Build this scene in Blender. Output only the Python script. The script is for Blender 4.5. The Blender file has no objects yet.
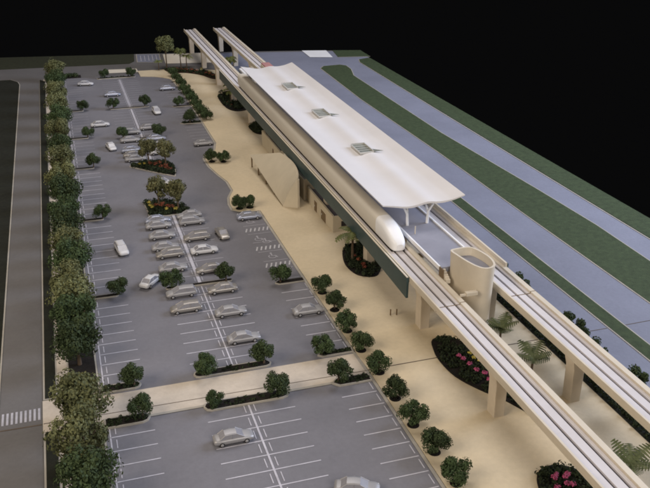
import bpy, bmesh, math, random
from mathutils import Vector, Matrix, noise
R = math.radians
PI = math.pi
S = bpy.context.scene
COL = S.collection

# ------------------------------------------------------------------ camera
cd = bpy.data.cameras.new('camera')
cam = bpy.data.objects.new('camera', cd)
COL.objects.link(cam)
cam.location = (0, 0, 61.7)
cam.rotation_euler = (R(90 - 24.311), 0, R(-17.536))
cd.sensor_fit = 'HORIZONTAL'
cd.sensor_width = 36.0
cd.lens = 838.2 / 650 * 36.0
cd.clip_start = 1.0
cd.clip_end = 2000
S.camera = cam

# ------------------------------------------------------------------ world and lamps
W = bpy.data.worlds.new('World')
S.world = W
W.use_nodes = True
bgn = W.node_tree.nodes['Background']
bgn.inputs['Color'].default_value = (1.0, 1.0, 1.05, 1)
bgn.inputs['Strength'].default_value = 0.0027

def area(name, loc, target, size, power, col):
    l = bpy.data.lights.new(name, 'AREA')
    l.shape = 'DISK'
    l.size = size
    l.energy = power
    l.color = col
    o = bpy.data.objects.new(name, l)
    COL.objects.link(o)
    o.location = loc
    d = Vector(target) - Vector(loc)
    o.rotation_euler = d.to_track_quat('-Z', 'Y').to_euler()
    return o
area('cool_lamp', (265, 125, 118), (60, 125, 0), 150, 8.0e5, (0.68, 0.77, 1.0))
area('warm_lamp', (-130, 40, 120), (48, 150, 5), 130, 2.6e5, (1.0, 0.87, 0.72))
area('top_lamp', (40, 230, 220), (40, 205, 0), 120, 2.4e5, (1.0, 0.94, 0.91))
area('front_fill', (70, -130, 150), (55, 90, 0), 130, 3.3e5, (1.0, 0.95, 0.91))  # added fill that lightens front faces and the ground under the guideways

S.view_settings.view_transform = 'Standard'
S.view_settings.look = 'None'
S.view_settings.exposure = 0
S.view_settings.gamma = 1
S.render.engine = 'CYCLES'
S.cycles.filter_width = 1.9

# ------------------------------------------------------------------ materials
MATS = {}
def mat(name, col, rough=0.7, var=0.12, scale=0.3, detail=6, bump=0.0, bscale=None, metal=0.0, col2=None, rnd=0.0, spec=0.3):
    m = bpy.data.materials.new(name)
    m.use_nodes = True
    nt = m.node_tree
    b = nt.nodes['Principled BSDF']
    b.inputs['Roughness'].default_value = rough
    b.inputs['Metallic'].default_value = metal
    b.inputs['Specular IOR Level'].default_value = spec
    tc = nt.nodes.new('ShaderNodeTexCoord')
    n = nt.nodes.new('ShaderNodeTexNoise')
    n.inputs['Scale'].default_value = scale
    n.inputs['Detail'].default_value = detail
    n.inputs['Roughness'].default_value = 0.65
    nt.links.new(tc.outputs['Object'], n.inputs['Vector'])
    r = nt.nodes.new('ShaderNodeValToRGB')
    r.color_ramp.elements[0].position = 0.3
    r.color_ramp.elements[1].position = 0.7
    c0 = [c * (1 - var) for c in col]
    c1 = list(col2) if col2 else [min(1, c * (1 + var)) for c in col]
    r.color_ramp.elements[0].color = (*c0, 1)
    r.color_ramp.elements[1].color = (*c1, 1)
    nt.links.new(n.outputs['Fac'], r.inputs['Fac'])
    out = r.outputs['Color']
    if rnd:
        oi = nt.nodes.new('ShaderNodeObjectInfo')
        mr = nt.nodes.new('ShaderNodeMapRange')
        mr.inputs['To Min'].default_value = 1 - rnd
        mr.inputs['To Max'].default_value = 1 + rnd
        nt.links.new(oi.outputs['Random'], mr.inputs['Value'])
        hs = nt.nodes.new('ShaderNodeHueSaturation')
        nt.links.new(mr.outputs['Result'], hs.inputs['Value'])
        nt.links.new(out, hs.inputs['Color'])
        out = hs.outputs['Color']
    nt.links.new(out, b.inputs['Base Color'])
    if bump:
        n2 = nt.nodes.new('ShaderNodeTexNoise')
        n2.inputs['Scale'].default_value = bscale or scale * 8
        n2.inputs['Detail'].default_value = 4
        nt.links.new(tc.outputs['Object'], n2.inputs['Vector'])
        bp = nt.nodes.new('ShaderNodeBump')
        bp.inputs['Strength'].default_value = bump
        bp.inputs['Distance'].default_value = 0.15
        nt.links.new(n2.outputs['Fac'], bp.inputs['Height'])
        nt.links.new(bp.outputs['Normal'], b.inputs['Normal'])
    MATS[name] = m
    return m

mat('asphalt', (0.168, 0.163, 0.177), 0.75, 0.12, 0.06, 8, 0.15, 2.0)
mat('road_grey', (0.19, 0.197, 0.245), 0.7, 0.08, 0.10, 8, 0.15, 2.0)
mat('street_grey', (0.125, 0.118, 0.115), 0.75, 0.08, 0.10, 8, 0.15, 2.0)
mat('mid_grass', (0.027, 0.029, 0.014), 0.95, 0.3, 0.9, 8, 0.5, 5.0)
mat('grass', (0.040, 0.057, 0.024), 0.95, 0.28, 0.9, 8, 0.5, 5.0)
mat('dark_grass', (0.012, 0.0125, 0.007), 0.95, 0.35, 0.9, 8, 0.5, 5.0)
mat('plaza', (0.56, 0.465, 0.315), 0.8, 0.07, 0.07, 8, 0.1, 2.5)
mat('walk', (0.52, 0.45, 0.365), 0.8, 0.10, 0.25, 8, 0.15, 3.0)
mat('pale_walk', (0.62, 0.56, 0.46), 0.8, 0.06, 0.2)
mat('kerb', (0.36, 0.33, 0.28), 0.8, 0.12, 0.5)
mat('paint', (0.47, 0.455, 0.49), 0.7, 0.18, 0.8)
mat('soft_paint', (0.46, 0.45, 0.47), 0.7, 0.18, 0.8)
mat('faint_paint', (0.37, 0.36, 0.39), 0.7, 0.18, 0.8)
mat('white_pad', (0.74, 0.73, 0.72), 0.7, 0.04, 0.2)
mat('seam', (0.10, 0.075, 0.055), 0.9, 0.2, 0.5)
mat('board_edge', (0.015, 0.014, 0.013), 0.8, 0.1, 0.2)  # near black, the shadow on the board sides is put into the colour
mat('soil', (0.012, 0.009, 0.007), 0.95, 0.4, 1.5, 6, 0.6, 4.0)
mat('red_soil', (0.05, 0.018, 0.012), 0.95, 0.4, 1.5, 6, 0.6, 4.0)
mat('cream', (0.60, 0.53, 0.42), 0.55, 0.07, 0.25, 6)
mat('cream_wall', (0.52, 0.455, 0.34), 0.65, 0.07, 0.25, 6)
mat('track', (0.60, 0.56, 0.55), 0.5, 0.06, 0.35, 6)
mat('slot', (0.07, 0.06, 0.062), 0.7, 0.15, 0.5)
mat('trough', (0.46, 0.36, 0.24), 0.6, 0.12, 0.4)
mat('pillar', (0.58, 0.50, 0.39), 0.65, 0.09, 0.4)
mat('roof_white', (0.68, 0.645, 0.615), 0.42, 0.04, 0.08, 4)
mat('skylight_glass', (0.21, 0.22, 0.19), 0.25, 0.25, 0.5)
mat('skylight_frame', (0.50, 0.49, 0.46), 0.5, 0.06, 0.5)
mat('platform_floor', (0.26, 0.26, 0.30), 0.6, 0.08, 0.3, 8)
mat('white_trim', (0.80, 0.79, 0.78), 0.5, 0.04, 0.5)
mat('teal', (0.046, 0.076, 0.078), 0.45, 0.16, 0.25, 6)
mat('train_shell', (0.70, 0.645, 0.545), 0.35, 0.04, 0.1)
mat('train_nose', (0.86, 0.85, 0.84), 0.3, 0.03, 0.2)
mat('dark_gap', (0.03, 0.025, 0.025), 0.7, 0.2, 0.4)
mat('shaded_roof', (0.12, 0.11, 0.12), 0.7, 0.15, 0.4)  # flat roof colour darkened for the shade under the guideway
mat('door_brown', (0.16, 0.11, 0.06), 0.6, 0.15, 0.4)
mat('green_glass', (0.40, 0.43, 0.37), 0.3, 0.12, 0.3)
mat('red', (0.40, 0.20, 0.19), 0.6, 0.1, 0.4)
mat('bark', (0.10, 0.07, 0.045), 0.9, 0.25, 1.5)
mat('leaf_dark', (0.030, 0.050, 0.018), 0.8, 0.45, 1.1, 6, col2=(0.060, 0.085, 0.030), rnd=0.18)
mat('leaf_mid', (0.034, 0.06, 0.020), 0.8, 0.45, 1.1, 6, col2=(0.075, 0.11, 0.04), rnd=0.15)
mat('leaf_olive', (0.078, 0.090, 0.030), 0.8, 0.4, 0.45, 6, col2=(0.20, 0.205, 0.09), rnd=0.15)
mat('leaf_brown', (0.085, 0.088, 0.03), 0.8, 0.5, 0.9, 6, col2=(0.20, 0.19, 0.085), rnd=0.1)
mat('palm_leaf', (0.075, 0.10, 0.025), 0.6, 0.4, 0.9, 6, col2=(0.16, 0.17, 0.05), rnd=0.15)
mat('palm_dark', (0.045, 0.075, 0.022), 0.6, 0.4, 0.9, 6, col2=(0.17, 0.19, 0.085), rnd=0.15)
mat('bed_leaf', (0.012, 0.02, 0.009), 0.9, 0.5, 1.4, 6, col2=(0.036, 0.05, 0.02))
mat('pink_bloom', (0.50, 0.06, 0.16), 0.7, 0.4, 1.2, 6, col2=(0.62, 0.14, 0.28))
mat('red_bloom', (0.26, 0.045, 0.03), 0.7, 0.4, 1.2, 6, col2=(0.36, 0.12, 0.06))
mat('yellow_bloom', (0.52, 0.40, 0.05), 0.7, 0.4, 1.2, 6, col2=(0.60, 0.50, 0.12))
mat('silver', (0.36, 0.35, 0.35), 0.45, 0.05, 0.6, metal=0.35, spec=0.4)
mat('champagne', (0.37, 0.345, 0.315), 0.35, 0.05, 0.6, metal=0.5, spec=0.5)
mat('car_white', (0.55, 0.54, 0.54), 0.35, 0.04, 0.6, spec=0.5)
mat('car_blue_grey', (0.40, 0.42, 0.50), 0.33, 0.05, 0.6, metal=0.5, spec=0.5)
mat('car_glass', (0.27, 0.265, 0.285), 0.2, 0.1, 0.8, spec=0.6)
mat('tyre', (0.02, 0.018, 0.018), 0.8, 0.1, 2.0)
mat('lamp_lens', (0.7, 0.7, 0.68), 0.2, 0.05, 2.0, spec=0.6)
mat('grey_box', (0.42, 0.45, 0.52), 0.6, 0.08, 0.5)

# ------------------------------------------------------------------ mesh helpers
class MB:
    def __init__(s):
        s.v = []; s.f = []; s.sm = []
    def add(s, vs, fs, smooth=False):
        k = len(s.v)
        s.v += [tuple(v) for v in vs]
        s.f += [tuple(i + k for i in f) for f in fs]
        s.sm += [smooth] * len(fs)
    def box(s, x0, x1, y0, y1, z0, z1):
        s.prism([(x0, y0), (x1, y0), (x1, y1), (x0, y1)], z0, z1)
    def prism(s, poly, z0, z1, top=True):
        a = sum(poly[i][0] * poly[(i + 1) % len(poly)][1] - poly[(i + 1) % len(poly)][0] * poly[i][1] for i in range(len(poly)))
        if a < 0: poly = poly[::-1]
        n = len(poly)
        vs = [(x, y, z0) for x, y in poly] + [(x, y, z1) for x, y in poly]
        fs = [tuple(range(n - 1, -1, -1)), tuple(range(n, 2 * n))]
        fs += [(i, (i + 1) % n, n + (i + 1) % n, n + i) for i in range(n)]
        s.add(vs, fs)
    def sheet(s, poly, z):
        a = sum(poly[i][0] * poly[(i + 1) % len(poly)][1] - poly[(i + 1) % len(poly)][0] * poly[i][1] for i in range(len(poly)))
        if a < 0: poly = poly[::-1]
        s.add([(x, y, z) for x, y in poly], [tuple(range(len(poly)))])
    def rect(s, x0, x1, y0, y1, z):
        s.sheet([(x0, y0), (x1, y0), (x1, y1), (x0, y1)], z)
    def strip(s, p, q, w, z):
        d = Vector((q[0] - p[0], q[1] - p[1])).normalized() * (w / 2)
        n = (-d.y, d.x)
        s.sheet([(p[0] - n[0], p[1] - n[1]), (q[0] - n[0], q[1] - n[1]), (q[0] + n[0], q[1] + n[1]), (p[0] + n[0], p[1] + n[1])], z)
    def tube(s, pts, rad, n=10, cap=True):
        pts = [Vector(p) for p in pts]
        rs = rad if isinstance(rad, (list, tuple)) else [rad] * len(pts)
        vs = []
        for i, p in enumerate(pts):
            d = (pts[min(i + 1, len(pts) - 1)] - pts[max(i - 1, 0)]).normalized()
            u = d.orthogonal().normalized() if abs(d.z) < 0.9 else Vector((1, 0, 0))
            u = (u - d * u.dot(d)).normalized()
            w = d.cross(u)
            for k in range(n):
                a = 2 * PI * k / n
                vs.append(p + (u * math.cos(a) + w * math.sin(a)) * rs[i])
        fs = []
        for i in range(len(pts) - 1):
            for k in range(n):
                fs.append((i * n + k, i * n + (k + 1) % n, (i + 1) * n + (k + 1) % n, (i + 1) * n + k))
        s.add(vs, fs, True)
        if cap:
            k = len(pts) - 1
            s.add(vs[:n], [tuple(range(n - 1, -1, -1))])
            s.add(vs[k * n:], [tuple(range(n))])
    def loft(s, rings, smooth=True, cap=True):
        n = len(rings[0])
        vs = [v for r in rings for v in r]
        fs = []
        for i in range(len(rings) - 1):
            for k in range(n):
                fs.append((i * n + k, i * n + (k + 1) % n, (i + 1) * n + (k + 1) % n, (i + 1) * n + k))
        s.add(vs, fs, smooth)
        if cap:
            s.add(rings[0], [tuple(range(n - 1, -1, -1))])
            s.add(rings[-1], [tuple(range(n))])
    def build(s, name, m, parent=None, bevel=0.0):
        me = bpy.data.meshes.new(name)
        me.from_pydata(s.v, [], s.f)
        me.polygons.foreach_set('use_smooth', s.sm)
        me.materials.append(MATS[m] if isinstance(m, str) else m)
        me.update()
        if bevel:
            bm = bmesh.new(); bm.from_mesh(me)
            bmesh.ops.remove_doubles(bm, verts=bm.verts, dist=1e-4)
            es = [e for e in bm.edges if len(e.link_faces) == 2 and e.calc_face_angle(0) > 0.6]
            bmesh.ops.bevel(bm, geom=es, offset=bevel, segments=2, profile=0.6, affect='EDGES')
            bm.to_mesh(me); bm.free()
        o = bpy.data.objects.new(name, me)
        COL.objects.link(o)
        if parent: o.parent = parent
        return o

def tag(o, label, cat, group=None):
    o['label'] = label; o['category'] = cat
    if group: o['group'] = group
    return o
def thing(name, label, cat, loc=(0, 0, 0), rz=0, group=None):
    o = bpy.data.objects.new(name, None)
    COL.objects.link(o)
    o.empty_display_size = 0.5
    o.location = loc
    o.rotation_euler = (0, 0, rz)
    return tag(o, label, cat, group)
def struct(name, mb, m):
    o = mb.build(name, m)
    o['kind'] = 'structure'
    return o
def dup(root, loc, rz=0, label=None, scale=None, group=None):
    r = root.copy(); COL.objects.link(r)
    r.location = loc; r.rotation_euler = (0, 0, rz)
    if label: r['label'] = label
    if group: r['group'] = group
    if scale: r.scale = scale if isinstance(scale, (tuple, list)) else (scale,) * 3
    for ch in list(root.children):
        c = ch.copy(); COL.objects.link(c); c.parent = r
        for g in list(ch.children):
            d = g.copy(); COL.objects.link(d); d.parent = c
    return r
def smooth_poly(pts, sub=6):
    out = []; n = len(pts)
    for i in range(n):
        p0, p1, p2, p3 = (Vector(pts[(i + k - 1) % n]) for k in range(4))
        for j in range(sub):
            t = j / sub
            out.append(tuple(0.5 * ((2 * p1) + (p2 - p0) * t + (2 * p0 - 5 * p1 + 4 * p2 - p3) * t * t + (3 * p1 - p0 - 3 * p2 + p3) * t ** 3)))
    return out
def inset(poly, d):
    a = sum(poly[i][0] * poly[(i + 1) % len(poly)][1] - poly[(i + 1) % len(poly)][0] * poly[i][1] for i in range(len(poly)))
    if a < 0: poly = poly[::-1]
    n = len(poly); out = []
    for i in range(n):
        p0, p1, p2 = Vector(poly[i - 1]), Vector(poly[i]), Vector(poly[(i + 1) % n])
        d1 = (p1 - p0).normalized(); d2 = (p2 - p1).normalized()
        n1 = Vector((-d1.y, d1.x)); n2 = Vector((-d2.y, d2.x))
        m = (n1 + n2)
        m = m / max(0.5, m.length_squared / 2)
        out.append(tuple(p1 + m * d))
    return out

# ------------------------------------------------------------------ the setting
b = MB(); b.prism([(-46, 14), (104.1, 14), (104.1, 277), (105.6, 291), (77, 298.3), (44, 305.3), (26, 308.6), (-46, 321)], -7, 0.0)
struct('ground', b, 'board_edge')
b = MB(); b.sheet([(-45.9, 14.1), (104.0, 14.1), (104.0, 277), (105.5, 290.9), (77, 298.2), (44, 305.2), (26, 308.5), (-45.9, 320.9)], 0.02)
struct('cross_road', b, 'street_grey')
b = MB(); b.rect(-0.3, 34.6, 14.5, 276, 0.05)
struct('parking_lot', b, 'asphalt')
for mn in ('asphalt', 'road_grey', 'street_grey', 'plaza', 'walk'):
    nt = MATS[mn].node_tree
    bs = nt.nodes['Principled BSDF']
    src = bs.inputs['Base Color'].links[0].from_socket
    tc = nt.nodes.new('ShaderNodeTexCoord')
    n1 = nt.nodes.new('ShaderNodeTexNoise'); n1.inputs['Scale'].default_value = 1.4; n1.inputs['Detail'].default_value = 9; n1.inputs['Roughness'].default_value = 0.75
    nt.links.new(tc.outputs['Object'], n1.inputs['Vector'])
    n2 = nt.nodes.new('ShaderNodeTexNoise'); n2.inputs['Scale'].default_value = 0.035; n2.inputs['Detail'].default_value = 3
    nt.links.new(tc.outputs['Object'], n2.inputs['Vector'])
    ad = nt.nodes.new('ShaderNodeMath'); ad.operation = 'ADD'
    nt.links.new(n1.outputs['Fac'], ad.inputs[0]); nt.links.new(n2.outputs['Fac'], ad.inputs[1])
    mr = nt.nodes.new('ShaderNodeMapRange')
    mr.inputs['From Min'].default_value = 0.6; mr.inputs['From Max'].default_value = 1.4
    mr.inputs['To Min'].default_value = 0.86; mr.inputs['To Max'].default_value = 1.14
    nt.links.new(ad.outputs[0], mr.inputs['Value'])
    hs = nt.nodes.new('ShaderNodeHueSaturation')
    nt.links.new(mr.outputs['Result'], hs.inputs['Value']); nt.links.new(src, hs.inputs['Color'])
    nt.links.new(hs.outputs['Color'], bs.inputs['Base Color'])
b = MB(); b.sheet([(61.6, 14.3), (103.8, 14.3), (103.8, 270), (103.8, 290), (60, 300), (52.0, 300), (52.0, 260), (61.6, 240)], 0.04)
struct('road', b, 'road_grey')
b = MB(); b.rect(-12.45, -7.45, 14.3, 279, 0.045)
struct('side_road', b, 'street_grey')

def lawn(name, poly, m, kerb=True, z=0.14):
    b = MB(); b.prism(poly, 0.0, z)
    struct(name, b, m)
    if kerb:
        k = inset(poly, -0.22)
        b = MB(); b.prism(k, 0.0, z - 0.03)
        struct('kerb', b, 'kerb')
lawn('grass_verge', [(-45, 14.4), (-12.8, 14.4), (-12.8, 272), (-13.4, 276), (-15.5, 279.5), (-45, 282)], 'dark_grass')
lawn('grass_verge', [(-45, 301), (-20, 296.3), (22.5, 292.6), (24.5, 296), (25.6, 308.0), (-45, 320.5)], 'mid_grass', False)
lawn('grass_verge', [(-7.1, 14.4), (-5.75, 14.4), (-5.75, 88.0), (-7.1, 88.0)], 'dark_grass')
lawn('grass_verge', [(-7.1, 95.2), (-5.75, 95.2), (-5.2, 274), (-6.8, 277)], 'dark_grass')
lawn('planting_strip', [(-4.0, 95.2), (-0.55, 95.2), (-0.55, 276.5), (-3.7, 277.5)], 'soil', True)
lawn('planting_strip', [(-4.0, 14.4), (-0.55, 14.4), (-0.55, 87.4), (-4.0, 87.4)], 'soil', True)
# wide grass islands between the roads
lawn('grass_verge', [(82.6, 14.5), (91.5, 14.5), (91.8, 105), (92.3, 123), (91.7, 143), (89.7, 186), (89.6, 253), (91.8, 262), (92.0, 267.5), (90.5, 269.5), (84.5, 269.0), (82.6, 266), (81.7, 224), (82.5, 172), (82.3, 130)], 'grass')
lawn('grass_verge', [(71.8, 14.5), (74.2, 14.5), (74.3, 160), (73.2, 163), (71.8, 160)], 'grass')
lawn('grass_verge', [(97.9, 14.5), (103.95, 14.5), (103.95, 276.4), (103.0, 277.0), (99.5, 275.5), (98.3, 271)], 'grass', False)
lawn('grass_verge', [(93.8, 281.6), (105.0, 279.2), (105.3, 290.4), (95.5, 293.2)], 'grass', False)
b = MB(); b.strip((97.8, 14.5), (97.8, 205), 0.25, 0.1); b.strip((97.8, 205), (98.2, 271), 0.25, 0.1); b.strip((98.2, 271), (99.4, 275.6), 0.25, 0.1); b.strip((93.6, 281.4), (104.9, 279.0), 0.4, 0.1)
struct('kerb', b, 'kerb')
lawn('grass_verge', [(60.2, 14.5), (61.4, 14.5), (61.4, 112), (60.8, 114), (60.2, 112)], 'dark_grass')
b = MB(); b.sheet([(84.2, 284.0), (91.8, 281.4), (93.2, 293.6), (84.6, 295.9)], 0.16)
struct('pale_paving', b, 'white_pad')
# cross walk and side walk
b = MB()
b.rect(-5.7, -4.0, 14.5, 277, 0.10)
b.rect(-7.4, -0.6, 88.0, 94.8, 0.12)
struct('sidewalk', b, 'walk')
b = MB(); b.rect(-0.6, 34.2, 87.9, 93.7, 0.11)
struct('crosswalk', b, 'walk')
b = MB(); b.rect(-0.6, 34.0, 87.45, 87.9, 0.13)
struct('kerb', b, 'kerb')
# plaza
PL = [(34.25, 14.5), (34.3, 88), (34.1, 96), (33.9, 120), (33.8, 149), (30.2, 149.4), (28.8, 150.8), (28.8, 154), (29.4, 157.5),
      (31.0, 161.5), (31.0, 167), (30.0, 172), (29.1, 178), (29.0, 183.5), (29.8, 187), (32.6, 189.6), (33.8, 195), (33.9, 213),
      (33.9, 250), (33.0, 265), (30.5, 268.5), (28, 270.5), (24, 272), (24.0, 280.2), (33, 279.8), (47, 275), (60.0, 262), (60.1, 14.5)]
b = MB(); b.prism(PL, 0.0, 0.17)
struct('plaza', b, 'plaza')
k = [(x - 0.28, y) for x, y in PL[:20]]
b = MB()
for i in range(0, 19):
    b.strip(k[i], k[i + 1], 0.42, 0.13)
struct('kerb', b, 'kerb')
b = MB(); b.sheet([(14.5, 279.8), (24.0, 278.8), (24.0, 284.0), (15, 285.2)], 0.12)
b.sheet([(34.3, 289.0), (50.0, 285.8), (51.5, 302.6), (35.4, 304.8)], 0.10)
struct('pale_paving', b, 'pale_walk')
b = MB(); b.sheet([(25.5, 294.6), (32.9, 291.5), (34.1, 305.9), (26.5, 307.4)], 0.09)
struct('pale_paving', b, 'road_grey')
b = MB(); b.sheet([(25.2, 294.2), (33.2, 291.1), (34.4, 306.2), (26.2, 307.8)], 0.07)
struct('kerb', b, 'kerb')
# joint of the base board
b = MB()
b.strip((-12.4, 89.9), (-7.5, 89.8), 0.22, 0.075)
b.strip((-7.3, 89.8), (-0.6, 89.6), 0.14, 0.14)
b.strip((-0.6, 89.6), (34.2, 89.1), 0.10, 0.135)
b.strip((34.2, 89.1), (60.0, 89.2), 0.17, 0.19)
b.strip((61.8, 89.2), (71.4, 89.2), 0.14, 0.065)
b.strip((74.6, 89.2), (82.2, 89.3), 0.14, 0.065)
struct('board_joint', b, 'seam')

# painted markings
b = MB(); fb = MB(); wb = MB()
Z = 0.075
def rows(y0, y1, x0, x1, mb=None, pitch=2.7, ends=True, w=0.16):
    n = max(1, round((y1 - y0) / pitch))
    for i in range(n + 1):
        if not ends and i in (0, n): continue
        y = y0 + (y1 - y0) * i / n
        (mb or b).rect(x0, x1, y - w / 2, y + w / 2, Z)
def stops(y0, y1, x, pitch=2.7, w=0.12, mb=None):
    n = max(1, round((y1 - y0) / pitch))
    h = (y1 - y0) / n
    for i in range(n):
        (mb or b).rect(x - w / 2, x + w / 2, y0 + h * (i + 0.2), y0 + h * (i + 0.8), Z)
LY = [94.8, 121.2, 153.8, 184.9, 208.6, 235.0, 275]
for i in range(6):
    near = i < 3
    rows(LY[i] + 0.9, LY[i + 1] - 0.9, 0.2, 5.4, b if near else fb, ends=False)
    stops(LY[i] + 0.9, LY[i + 1] - 0.9, 0.85, mb=b)
b.rect(0.12, 0.28, 94.6, 275, Z)
rows(38, 87.4, 0.2, 5.4, b, ends=False); stops(38, 87.4, 0.85); b.rect(0.12, 0.28, 20, 87.4, Z)
CX = 17.2
def centre(y0, y1, mb, line=True, wide=0.12):
    rows(y0, y1, 11.7, 22.7, mb, ends=False)
    stops(y0, y1, CX - 0.62, mb=mb); stops(y0, y1, CX + 0.62, mb=mb)
    if line: b.rect(CX - wide, CX + wide, y0, y1, Z + 0.002)
centre(38, 86.9, b); centre(95, 120.4, b, True, 0.1); centre(121.8, 151.8, fb, True, 0.26)
centre(187, 203.4, fb, True, 0.25); centre(205, 233, fb, True, 0.25); centre(235.4, 270, fb, False)
fb.rect(CX - 0.35, CX + 0.35, 235.4, 270, Z + 0.002)
rows(38, 87.0, 28.9, 33.6, b, ends=False); stops(38, 87.0, 33.35)
rows(95, 117.0, 28.9, 33.4, b, ends=False); stops(95, 117.0, 33.35)
rows(190, 213.0, 28.7, 33.2, fb, ends=False); rows(215, 231.0, 28.7, 33.2, fb, ends=False); rows(233, 262.0, 28.7, 33.0, fb, ends=False)
# accessible bays: hatching and wheelchair symbols
for yc in (148.1, 140.2, 131.7, 124.6):
    for k in range(6):
        x = 28.8 + k * 0.8
        wb.strip((x, yc - 0.75), (x + 0.5, yc + 0.75), 0.27, Z)
def wheelchair(mb, cx, cy, s=1.0):
    pts = [(cx + 0.62 * s * math.cos(t), cy - 0.25 * s + 0.62 * s * math.sin(t)) for t in [R(a) for a in range(120, 400, 20)]]
    for p, q in zip(pts, pts[1:]): mb.strip(p, q, 0.16 * s, Z)
    mb.strip((cx, cy + 0.75 * s), (cx, cy - 0.1 * s), 0.22 * s, Z + 0.001)
    mb.strip((cx, cy - 0.05 * s), (cx + 0.6 * s, cy - 0.05 * s), 0.18 * s, Z + 0.001)
    mb.strip((cx + 0.55 * s, cy - 0.05 * s), (cx + 0.8 * s, cy - 0.75 * s), 0.16 * s, Z + 0.002)
    mb.sheet([(cx + 0.2 * s * math.cos(a), cy + 1.0 * s + 0.2 * s * math.sin(a)) for a in [2 * PI * i / 10 for i in range(10)]], Z)
for x, y in ((30.6, 144.3), (30.3, 136.0), (31.4, 134.6), (30.9, 128.2)): wheelchair(fb, x, y, 1.05)
for y in (144.2, 136.3, 128.2, 121.0):
    fb.rect(28.9, 33.2, y + 1.9, y + 2.03, Z); fb.rect(28.9, 33.2, y - 2.03, y - 1.9, Z)
# zebra crossing on the side road
for k in range(9):
    x = -12.2 + k * 0.53
    fb.rect(x, x + 0.27, 90.9, 93.4, Z)
for k in range(5):
    b.strip((26.8 + k * 1.35, 295.3), (27.5 + k * 1.35, 304.5), 0.2, 0.12)
struct('parking_markings', b, 'paint')
struct('worn_parking_markings', fb, 'faint_paint')
struct('bay_hatching', wb, 'soft_paint')

# ------------------------------------------------------------------ guideways
PY = [30.3, 52.8, 75.3, 97.8, 120.3, 142.8, 165.3, 187.8, 208.5, 231, 253.6, 279, 304.3]
def guideway(x0, x1, label, pys):
    g = thing('guideway', label, 'monorail track', ((x0 + x1) / 2, 16, 0), 0, 'raised concrete guideways')
    w = (x1 - x0) / 2
    Y0, Y1 = 0.0, 290.6
    b = MB()
    sec = [(-w + 1.05, 6.2), (w - 1.05, 6.2), (w, 7.3), (w, 7.55), (-w, 7.55), (-w, 7.3)]
    b.loft([[(x, Y0, z) for x, z in sec], [(x, Y1, z) for x, z in sec]], False)
    b.build('deck', 'cream', g)
    for s in (-1, 1):
        b = MB(); a, c = sorted((s * w, s * (w - (0.3 if s < 0 else 0.75))))
        b.box(a, c, Y0, Y1, 7.55, 8.25)
        b.build('parapet', 'cream', g, 0.05)
    b = MB()
    for (a, c) in ((-w + 0.3, -0.82), (-0.46, 0.58), (0.94, w - 0.75)):
        b.box(a, c, Y0 + 0.01, Y1 - 0.01, 7.552, 7.95)
    b.build('track_slab', 'track', g, 0.04)
    for xa in (-0.82, 0.58):
        b = MB(); b.box(xa, xa + 0.36, Y0 + 0.02, Y1 - 0.02, 7.553, 7.66)
        b.build('guide_slot', 'slot', g)
    b = MB(); b.box(-w + 0.31, w - 0.76, 73.1, 73.25, 7.951, 7.975); b.box(-w - 0.01, w + 0.01, 73.1, 73.24, 7.40, 7.5); b.box(w - 0.76, w + 0.012, 73.1, 73.24, 8.0, 8.262)
    b.build('span_joint', 'door_brown', g)
    # joints between spans
    for y in pys:
        b = MB(); y -= 16
        b.loft([[(-0.72, y - 0.9, -0.0), (0.72, y - 0.9, 0), (0.72, y + 0.9, 0), (-0.72, y + 0.9, 0)],
                [(-0.80, y - 0.9, 5.0), (0.80, y - 0.9, 5.0), (0.80, y + 0.9, 5.0), (-0.80, y + 0.9, 5.0)],
                [(-1.0, y - 1.0, 5.9), (1.0, y - 1.0, 5.9), (1.0, y + 1.0, 5.9), (-1.0, y + 1.0, 5.9)],
                [(-1.05, y - 1.0, 6.199), (1.05, y - 1.0, 6.199), (1.05, y + 1.0, 6.199), (-1.05, y + 1.0, 6.199)]], False)
        b.build('pillar', 'pillar', g, 0.12)
    return g
guideway(43.7, 47.95, 'cream raised guideway beam the white train stands on, nearer the car park', PY)
guideway(54.35, 58.6, 'cream raised guideway beam without a train, nearer the blue grey roads', PY)

# ------------------------------------------------------------------ station
st = thing('monorail_station', 'white roofed elevated monorail station with grey platform and long teal side panel', 'station', (51.3, 160, 0))
def L(x, y): return (x - 51.3, y - 160)
b = MB(); b.box(-3.3, 3.0, 97.6 - 160, 214 - 160, 8.6, 9.4)
b.build('platform', 'platform_floor', st, 0.05)
for x0, x1 in ((-3.38, -3.14), (2.86, 3.12)):
    b = MB(); b.box(x0, x1, 97.7 - 160, 213.9 - 160, 9.0, 9.62)
    b.build('platform_edge', 'white_trim', st)
for y in (102, 120, 140, 160, 180, 200, 212):
    b = MB(); b.box(-1.0, 1.0, y - 160.6, y - 159.4, 0.1, 8.6)
    b.build('platform_pier', 'pillar', st, 0.1)
# teal fascia panel along the first guideway
b = MB()
fsec = [(98.3, 4.9), (112, 5.3), (126, 5.6), (238, 5.6)]
b.loft([[(-8.02, y - 160, z), (-7.68, y - 160, z), (-7.68, y - 160, 8.2), (-8.02, y - 160, 8.2)] for y, z in fsec], False)
fp = b.build('fascia_panel', 'teal', st, 0.03)
b = MB(); b.box(-8.06, -7.8, 98.25 - 160, 238 - 160, 8.2, 8.30)
b.build('cap_rail', 'cream', fp)
b = MB(); b.box(7.33, 7.62, 97.3 - 160, 238 - 160, 5.4, 8.6)
fp = b.build('fascia_panel', 'teal', st, 0.03)
b = MB(); b.box(7.02, 7.329, 97.2 - 160, 238 - 160, 8.251, 8.85)
b.build('cap_wall', 'cream', fp)
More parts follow.
